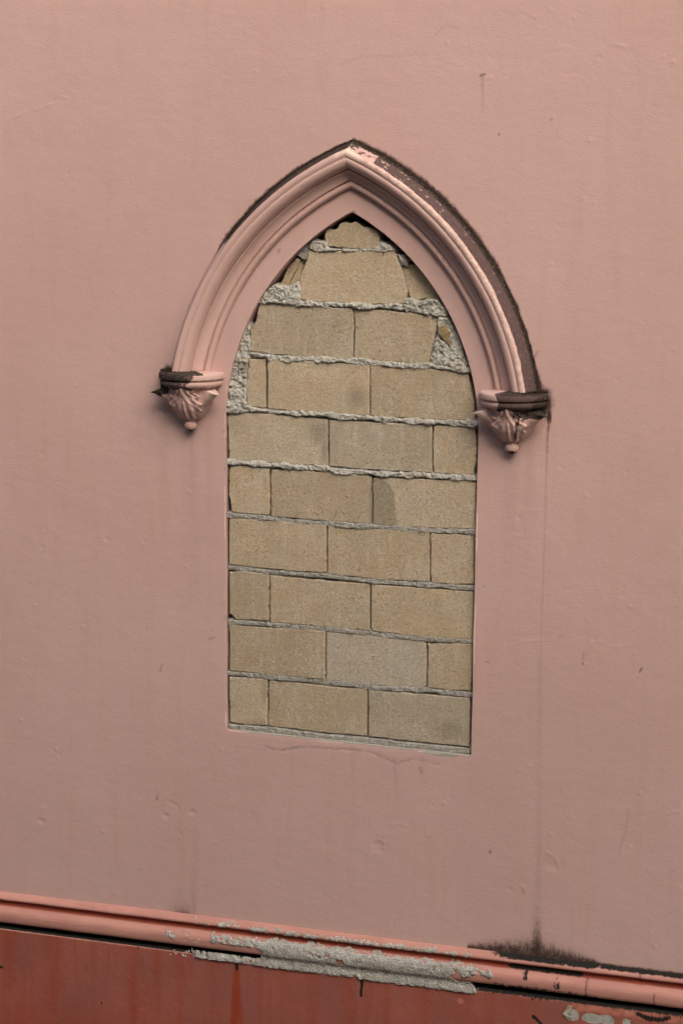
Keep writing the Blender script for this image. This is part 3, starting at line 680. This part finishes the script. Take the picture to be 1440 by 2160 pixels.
# ------------------------------------------------------------------ block infill
infill = tag(empty('block_infill', (AX, .06, 0)), 'tan concrete block infill with grey mortar closing the pointed window opening', 'masonry')
FACE = lambda z: -.014-.010*max(0, min(1, (z-1.0)/.9))
def relief(name, sdfn, hfn, mat, bbox, parent, step=.003, back=-.09, attrfn=None, thr=0.0, tilt=None, side_snap=True):
    x0, x1, z0, z1 = bbox
    xs = np.arange(x0, x1+step, step); zs = np.arange(z0, z1+step, step)
    X, Z = np.meshgrid(xs, zs, indexing='ij'); s = sdfn(X, Z)
    F = gridfaces(*X.shape); sf = s.ravel(); F = F[(sf[F] > 0).any(1)]
    gx, gz = np.gradient(s, step, step); g = np.maximum(np.hypot(gx, gz), .3)
    D = hfn(X, Z, s)
    out = s <= 0
    Xn = np.where(out, X-s*gx/g**2, X); Zn = np.where(out, Z-s*gz/g**2, Z)
    D = np.where(out, back, D)
    A = attrfn(X, Z, s) if attrfn else {}
    if tilt is not None: D = D+tilt[0]*(X-(x0+x1)/2)+tilt[1]*(Z-(z0+z1)/2)
    V = np.stack([Xn, -D, Zn], -1).reshape(-1, 3)
    V, F, A = compact(V, F, A)
    return V, F, A
def bbox_of(P, m_=.012):
    P = np.array(P); return (P[:, 0].min()-m_, P[:, 0].max()+m_, P[:, 1].min()-m_, P[:, 1].max()+m_)
DAMP = [((815, 1043), .030, .060, 1.0, 'box'), ((752, 838), .035, .04, .95, 'b'), ((672, 912), .040, .045, .85, 'b'), ((684, 950), .014, .055, .8, 'b'), ((495, 895), .05, .03, .35, 'b'),
        ((948, 1540), .055, .035, .80, 'b'), ((557, 1460), .010, .06, .5, 'b'), ((535, 1525), .05, .012, .6, 'b'), ((860, 930), .03, .08, .22, 'b'), ((700, 690), .05, .05, .15, 'b'), ((830, 700), .05, .04, .12, 'b'), ((795, 1560), .01, .02, .3, 'b')]
def blk(name, P, parent, rough=.0035, face=None, grey=0.0, tilt=None, mat=None, corner=.0026, seed=0, clip=.003, back=None, dust=0.0, label=None):
    fz = FACE(np.mean([p[1] for p in P])) if face is None else face
    def sdfn(X, Z):
        s = polysd(X, Z, P)
        s = s+rough*.55*fbm(X, Z, 55, seed, 3)+rough*.4*fbm(X, Z, 14, seed+3, 2)+.0003
        return np.minimum(s, opensd(X, Z)-clip-.0015*(1+fbm(X, Z, 40, seed+9, 2))) if clip is not None else s
    def hfn(X, Z, s):
        e = np.clip(s/corner, 0, 1); rnd = -(1-np.sqrt(np.clip(1-(1-e)**2, 0, 1)))*.0020
        return fz+rnd+.0012*fbm(X, Z, 9, seed+1, 3)+.0009*fbm(X, Z, 120, seed+2, 2)
    def attrfn(X, Z, s):
        dm = np.zeros(X.shape)
        for c, rx_, rz_, a, k in DAMP:
            q = at(*c, fz)
            if k == 'box':
                G = [at(*p_, fz) for p_ in ((780,1000),(800,1006),(818,1018),(832,1040),(833,1072),(838,1106),(780,1106))]
                dm = np.maximum(dm, a*ss(-.004, .004, polysd(X, Z, G)+.002*fbm(X, Z, 60, 3, 2)))
            else: dm = np.maximum(dm, a*np.exp(-(((X-q[0])/rx_)**2+((Z-q[1])/rz_)**2)**1.3))
        ds = np.clip(np.exp(-(s/.010)**2)*.55+dust+.25*fbm(X, Z, 12, seed+6, 2), 0, 1)
        return dict(damp=dm, grey=np.full(X.shape, grey)+.35*np.clip(fbm(X, Z, 8, seed+4, 2), 0, 1), dust=ds)
    V, F, A = relief(name, sdfn, hfn, mat or M_BLOCK, bbox_of(P), parent, attrfn=attrfn, back=fz-(.05 if back is None else back), tilt=tilt)
    if parent is None: return V, F, A
    o = child(name, V, F, mat or M_BLOCK, parent, A)
    if label: o['label'] = label
    return o
BL = [ # (converter, points, grey, roughness)
 (Z1, [(590,600),(586,540),(590,514),(612,508),(642,512),(655,497),(662,480),(690,473),(712,480),(745,473),(768,488),(780,500),(818,502),(842,510),(858,524),(864,560),(854,610),(700,609)], .15, .0030, -.024, 'small broken block at the very top'),
 (Z1, [(505,622),(600,618),(800,622),(937,618),(952,655),(975,720),(990,780),(998,830),(998,888),(940,893),(700,887),(500,880),(462,862),(460,800),(462,740),(488,690),(500,650)], .1, .004, None, None),
 (Z1, [(972,698),(1008,690),(1060,690),(1130,740),(1200,860),(1190,868),(1120,862),(1050,870),(1017,852),(1003,800),(985,745)], .1, .004, -.040, 'cut piece filling the right shoulder'),
 (Z2, [(253,86),(290,92),(450,102),(732,122),(729,381),(600,374),(300,352),(216,338),(211,290),(213,210),(235,190),(246,150)], .55, .0045, None, None),
 (Z2, [(738,122),(900,130),(1050,145),(1157,160),(1152,230),(1137,320),(1112,402),(1000,397),(735,382)], .35, .0040, None, None),
 (Z2, [(208,378),(286,376),(288,625),(200,620),(190,590),(189,520),(200,440)], .2, .0035, None, None),
 (Z2, [(297,376),(812,405),(812,662),(560,650),(297,630)], .2, .002, None, None),
 (Z2, [(818,408),(1000,418),(1308,440),(1328,530),(1342,600),(1345,692),(1100,684),(818,664)], .25, .0035, None, None),
 (Z2, [(90,645),(300,655),(603,682),(603,920),(330,905),(90,888)], .55, .002, None, None),
 (Z2, [(610,684),(1129,712),(1129,954),(800,938),(610,921)], .75, .002, None, None),
 (Z2, [(1136,712),(1350,715),(1356,800),(1352,900),(1338,968),(1136,954)], .15, .004, None, None),
 (Z3, [(105,62),(150,50),(307,70),(307,306),(200,300),(116,290),(108,230),(101,190),(104,150),(100,100)], .1, .005, None, None),
 (Z3, [(314,70),(700,90),(825,108),(825,350),(600,337),(314,310)], .3, .002, None, None),
 (Z3, [(831,112),(1352,130),(1352,374),(1100,369),(831,352)], .35, .002, None, None),
 (Z3, [(90,316),(330,333),(595,352),(595,599),(300,577),(90,552)], .1, .003, None, None),
 (Z3, [(601,354),(1117,392),(1117,643),(850,630),(601,602)], .2, .002, None, None),
 (Z3, [(1123,396),(1338,400),(1340,500),(1343,652),(1250,658),(1123,644)], .25, .003, None, None),
 (Z3, [(95,592),(180,585),(304,605),(304,840),(135,834),(106,800),(103,740),(98,700),(101,640)], .3, .0045, None, None),
 (Z3, [(310,610),(814,652),(814,890),(560,870),(310,847)], .15, .002, None, None),
 (Z3, [(821,654),(1342,690),(1342,933),(1100,923),(821,892)], .0, .002, None, None),
 (Z4, [(88,66),(300,80),(588,100),(588,345),(400,332),(88,298)], .2, .003, None, None),
 (Z4, [(594,102),(1000,140),(1085,150),(1103,168),(1101,372),(1085,388),(850,376),(594,347)], .95, .0035, None, 'greyer block of the second course from the bottom'),
 (Z4, [(1108,163),(1330,163),(1336,250),(1326,402),(1200,398),(1106,384)], .25, .004, None, None),
 (Z4, [(97,328),(297,343),(297,578),(160,573),(106,560),(108,500),(101,440),(104,390)], .3, .0035, None, None),
 (Z4, [(303,346),(803,396),(803,632),(600,616),(303,580)], .25, .003, None, None),
 (Z4, [(808,398),(1100,420),(1322,438),(1320,684),(1100,668),(808,634)], .85, .002, None, None)]
nb = 0
for fn, P, gr, ro, face, lab in BL:
    zc_ = at(*fn(*P[0]))[1]; fz = FACE(zc_) if face is None else face
    fz += .0016*math.sin(nb*2.3)
    blk('block', poly(fn, P, fz), infill, rough=ro*1.3, face=fz, grey=gr, seed=100+nb*13, label=lab, dust=.08 if gr > .5 else 0.0)
    nb += 1

# mortar
def mortar(name, shapes, mat, proud, lump, seed, parent=infill, step=.0026, rag=.011, label=None, wsc=38):
    """shapes: list of ('poly', pts) or ('line', pts, halfwidth)"""
    allp = [p for sh in shapes for p in sh[1]]
    def sdfn(X, Z):
        s = np.full(X.shape, -9.0)
        for sh in shapes:
            if sh[0] == 'poly': q = polysd(X, Z, sh[1])+.0035
            else:
                dd, _ = segd(X, Z, sh[1]); q = sh[2]+.0046-dd
            s = np.maximum(s, q)
        s = s+rag*(.75*fbm(X, Z, 34, seed, 3)+.25*vnoise(X, Z, 160, seed+5))
        return np.minimum(s, opensd(X, Z)+.008)
    def hfn(X, Z, s):
        fz = np.interp(Z, [1.0, 1.9], [-.014, -.024])
        e = np.clip((s-.0042)/.0045, 0, 1); prof = np.sqrt(np.clip(1-(1-e)**2, 0, 1))
        w1, v1 = worley(X, Z, wsc, seed); w2, v2 = worley(X, Z, wsc*2.6, seed+2); w3, v3 = worley(X, Z, wsc*5, seed+4)
        wx, wz = X+.006*fbm(X, Z, 50, seed+30, 3), Z+.006*fbm(X, Z, 50, seed+40, 3)
        w1, v1 = worley(wx, wz, wsc, seed); w2, v2 = worley(wx, wz, wsc*2.6, seed+2)
        lum = lump*(.50*(v1*.8+.5)*np.clip(1-w1*1.1, 0, 1)+.42*np.clip(1-w2*1.1, 0, 1)*(v2+.4)+.24*v3*(1-w3)+.40*fbm(X, Z, 75, seed+20, 4)-.26)
        big = lump*.7*fbm(X, Z, 13, seed+8, 3)
        return np.maximum(fz-.0065, fz-.0065+(proud+.0065)*prof+(lum+big)*prof)+.0008*fbm(X, Z, 150, seed+50, 2)
    V, F, A = relief(name, sdfn, hfn, mat, bbox_of(allp, .03), parent, step=step, back=-.075)
    o = child(name, V, F, mat, parent, A)
    if label: o['label'] = label
    return o
def ln(fn, pts, hw): return ('line', poly(fn, pts), hw)
def pg(fn, pts): return ('poly', poly(fn, pts, -.02))
mortar('mortar_bed', [pg(Z1, [(503,620),(505,585),(540,562),(590,580),(602,604),(640,612),(800,610),(848,606),(868,576),(925,598),(948,625),(900,630),(800,624),(620,624)])], M_MORT, .003, .012, 1, label='mortar bed under the small top block')
mortar('mortar_patch', [pg(Z1, [(445,645),(470,610),(505,578),(515,600),(500,655),(470,662)])], M_MORT2, -.018, .012, 2, label='mortar clump left of the top')
mortar('mortar_patch', [pg(Z1, [(945,640),(975,640),(1006,662),(1002,698),(965,694),(955,660)])], M_MORT, -.004, .012, 3, label='mortar clump right of the topmost full block')
mortar('mortar_bed', [pg(Z1, [(248,882),(268,850),(300,820),(340,785),(375,800),(420,800),(452,780),(466,812),(468,868),(520,885),(500,902),(450,905),(350,888),(255,893)]),
                      ln(Z1, [(460,885),(560,893),(735,898),(900,905),(1000,905)], .0098), pg(Z1, [(985,892),(1000,862),(1035,868),(1060,880),(1100,865),(1165,868),(1205,915),(1215,965),(1150,955),(1130,950),(1060,938),(1000,930)])], M_MORT, .005, .014, 4, label='lumpy mortar bed below the topmost full block')
mortar('mortar_patch', [pg(Z2, [(1160,150),(1200,155),(1250,230),(1285,320),(1318,440),(1240,428),(1120,402),(1137,320),(1153,250),(1152,180)])], M_MORT, -.001, .013, 5, label='rough mortar filling the right shoulder')
mortar('mortar_patch', [pg(Z2, [(190,170),(212,205),(214,340),(206,378),(196,440),(188,540),(190,600),(196,628),(88,645),(80,560),(90,480),(110,380),(150,280)])], M_MORT, .002, .016, 6, label='tall lumpy mortar strip at the left edge')
mortar('mortar_bed', [ln(Z2, [(205,348),(250,356),(330,370),(400,374),(500,378),(735,388),(900,402),(1000,410),(1120,412),(1312,436)], .0098), ln(Z2, [(300,375),(440,378)], .011)], M_MORT, .005, .010, 7)
mortar('mortar_bed', [ln(Z2, [(88,640),(200,632),(300,642),(450,656),(560,655),(670,668),(815,676),(1000,690),(1200,698),(1352,706)], .0096), ln(Z2, [(640,668),(720,672)], .010), ln(Z2, [(820,682),(930,688)], .009)], M_MORT, .005, .010, 8)
mortar('mortar_bed', [ln(Z2, [(90,898),(200,905),(330,915),(500,928),(604,934),(800,952),(1000,965),(1130,968)], .0094), ln(Z3, [(1000,100),(1130,104),(1250,112),(1354,122)], .0094), ln(Z3, [(645,80),(715,82)], .011)], M_MORT, .004, .010, 9)
mortar('mortar_bed', [ln(Z3, [(92,300),(130,306),(200,312),(330,325),(480,340),(600,345),(830,362),(1000,375),(1120,382),(1352,388)], .0098), ln(Z3, [(640,355),(780,362)], .009)], M_MORT2, .0006, .006, 10, rag=.006, wsc=60)
mortar('mortar_bed', [ln(Z3, [(92,568),(180,574),(300,592),(450,602),(600,612),(850,640),(1000,652),(1120,660),(1345,675)], .0100)], M_MORT2, -.0004, .005, 11, rag=.006, wsc=60)
mortar('mortar_bed', [ln(Z3, [(92,848),(180,848),(310,860),(450,872),(600,882),(820,904),(1000,925),(1342,946)], .0102)], M_MORT2, -.0004, .005, 12, rag=.006, wsc=60)
mortar('mortar_bed', [ln(Z4, [(92,312),(200,322),(300,332),(450,344),(600,358),(850,388),(1000,395),(1100,398),(1332,425)], .0104)], M_MORT2, -.0004, .005, 13, rag=.006, wsc=60)
mortar('mortar_bed', [pg(Z4, [(98,570),(200,574),(300,580),(600,620),(803,636),(1100,668),(1326,688),(1326,722),(1200,716),(1000,694),(700,662),(400,630),(110,598)])], M_MORT2, .002, .006, 14, rag=.004, wsc=60, label='mortar bed along the bottom of the opening')
mortar('mortar_patch', [ln(Z3, [(1346,400),(1348,520)], .004)], M_MORT2, .0, .006, 15, rag=.004)
# backing painted dark for the shade in the cavity behind the gaps
Vc = [(-.56, .075, -.06), (.52, .075, -.06), (.52, .11, 1.62), (.30, .15, 1.99), (-.34, .15, 1.99), (-.56, .11, 1.62)]
child('cavity_back', np.array(Vc+[(a, b+.12, c) for a, b, c in Vc]), [tuple(range(6)), tuple(range(11, 5, -1))]+[(i, (i+1) % 6, 6+(i+1) % 6, 6+i) for i in range(6)], M_DARK, infill, smooth=False)

# loose shards wedged in the gaps
M_CHIP = mat_simple('brown_stone_chip', (.34, .25, .135, 1), (.20, .145, .08, 1), 120, .95, .006)
def shard(P, face, tilt, label, seed, back=.03, name='block_shard', mat=M_BLOCK):
    V, F, A = blk(name, P, None, rough=.004, face=face, tilt=tilt, seed=seed, clip=.004, back=back)
    c = V.mean(0); c[2] = V[:, 2].min()
    o = mesh_obj(name, V-c, F, mat, None, A); o.location = c
    return tag(o, label, 'block fragment')
shard(poly(Z1, [(440,655),(462,665),(440,720),(395,812),(360,818),(362,788),(400,705)], -.035), -.036, (.25, -.1), 'narrow slanting shard of tan block wedged under the left side of the arch', 301)
shard(poly(Z1, [(466,665),(492,655),(488,690),(462,738),(462,770),(440,790),(404,800),(440,725)], -.042), -.046, (-.25, .1), 'broken tan chip between the slanting shard and the topmost full block', 302)
shard(poly(Z2, [(1160,212),(1198,205),(1222,240),(1228,300),(1216,320),(1190,285),(1163,250)], -.012), -.010, (-.2, .15), 'small brown stone chip stuck in the mortar at the right shoulder', 303, back=.02, mat=M_CHIP)

# ------------------------------------------------------------------ moss (dry black growth)
def moss(name, pts_fn, n, label, seed):
    rs = np.random.RandomState(seed); V = []; F = []
    for k in range(n):
        p, nrm, sz = pts_fn(rs)
        dirv = np.array(nrm)+rs.normal(0, .45, 3); dirv /= np.linalg.norm(dirv)
        sd2 = np.cross(dirv, rs.normal(0, 1, 3)); sd2 /= np.linalg.norm(sd2)+1e-9
        L = sz*rs.uniform(.5, 1.3); wd_ = rs.uniform(.0007, .0016)
        b = len(V); p = np.array(p)
        V += [p-sd2*wd_, p+sd2*wd_, p+dirv*L*.6+sd2*wd_*.7+rs.normal(0, .0008, 3), p+dirv*L+rs.normal(0, .001, 3)]
        F.append((b, b+1, b+2, b+3))
    V = np.array(V); c = V.mean(0); c[2] = V[:, 2].min()
    o = mesh_obj(name, V-c, F, M_MOSS, smooth=False); o.location = c
    return tag(o, label, 'moss', kind='stuff')
def arc_pt(rs, side, t0, t1):
    t = rs.uniform(t0, t1); R = 1.132+rs.uniform(-.007, .003)
    a0 = math.asin((HB[side]-ZC)/R); a1 = math.acos(CX/R); a = a0+(a1-a0)*t
    nx, nz = side*math.cos(a), math.sin(a)
    dd = np.interp(R, [1.112, 1.131, 1.14], [.046, .002, .001])
    return (AX-side*CX+R*nx, -dd, ZC+R*nz), (nx*.9, -.5, nz*.9), .0030
moss('moss', lambda rs: arc_pt(rs, 1, 0, 1) if rs.rand() < .62 else arc_pt(rs, -1, .48, 1), 3800, 'black dried moss fringing the outer edge of the arch moulding', 7)
def corb_pt(side):
    def f(rs):
        th = rs.uniform(.45, 1.55) if side > 0 else -rs.uniform(.55, 1.55)
        r = .108+rs.uniform(-.05, .012); z = HB[side]+rs.uniform(-.002, .003)
        if rs.rand() < .55:
            th = side*rs.uniform(1.2, 1.56); z = HB[side]-abs(rs.normal(0, .035)); r = .116
        return (CCX[side]+r*math.sin(th), -r*math.cos(th)-.001, z), (side*.5, -.3, .6), .0042
    return f
moss('moss', corb_pt(1), 2600, 'black moss clinging to the outer shoulder of the right corbel', 8)
moss('moss', corb_pt(-1), 3200, 'black moss crust on the outer shoulder of the left corbel', 9)

# ------------------------------------------------------------------ unseen bank and walkway, added and shaped to shade the wall
def shade_ground():
    ys = np.r_[3, 0.2, -1, -2, -3, -4, -5, -6, -7, -7.8, -8.3, -9.0, -9.7, -12, -15, -20, -28, -40, -70]
    hz = np.interp(-ys, [0, 4, 7.5, 8.3, 9.0, 9.7, 12, 20, 40, 70], [-2.2, -2.2, .35, .8, 5.0, 9.3, 11, 16, 24, 26])
    xs = np.linspace(-80, 80, 81); X, Y = np.meshgrid(xs, ys, indexing='ij'); H = np.ones((81, 1))*hz
    H = H+np.where(-Y > 8.9, -.12*np.clip(X, -12, 12)+.7*vnoise(X, Y, .11, 6), 0)+.05*vnoise(X, Y, .9, 2)*(-Y > 4)
    V = np.stack([X, Y, H], -1).reshape(-1, 3)
    o = mesh_obj('shade_bank', V, gridfaces(*X.shape)[:, ::-1].copy(), M_SHADE_BANK); tag(o, kind='structure')
    V = [(-9, -3.6, -2.19), (9, -3.6, -2.19), (9, -.03, -2.19), (-9, -.03, -2.19)]
    o = mesh_obj('added_path', np.array(V), [(0, 1, 2, 3)], M_PAVE, smooth=False); tag(o, kind='structure')
shade_ground()
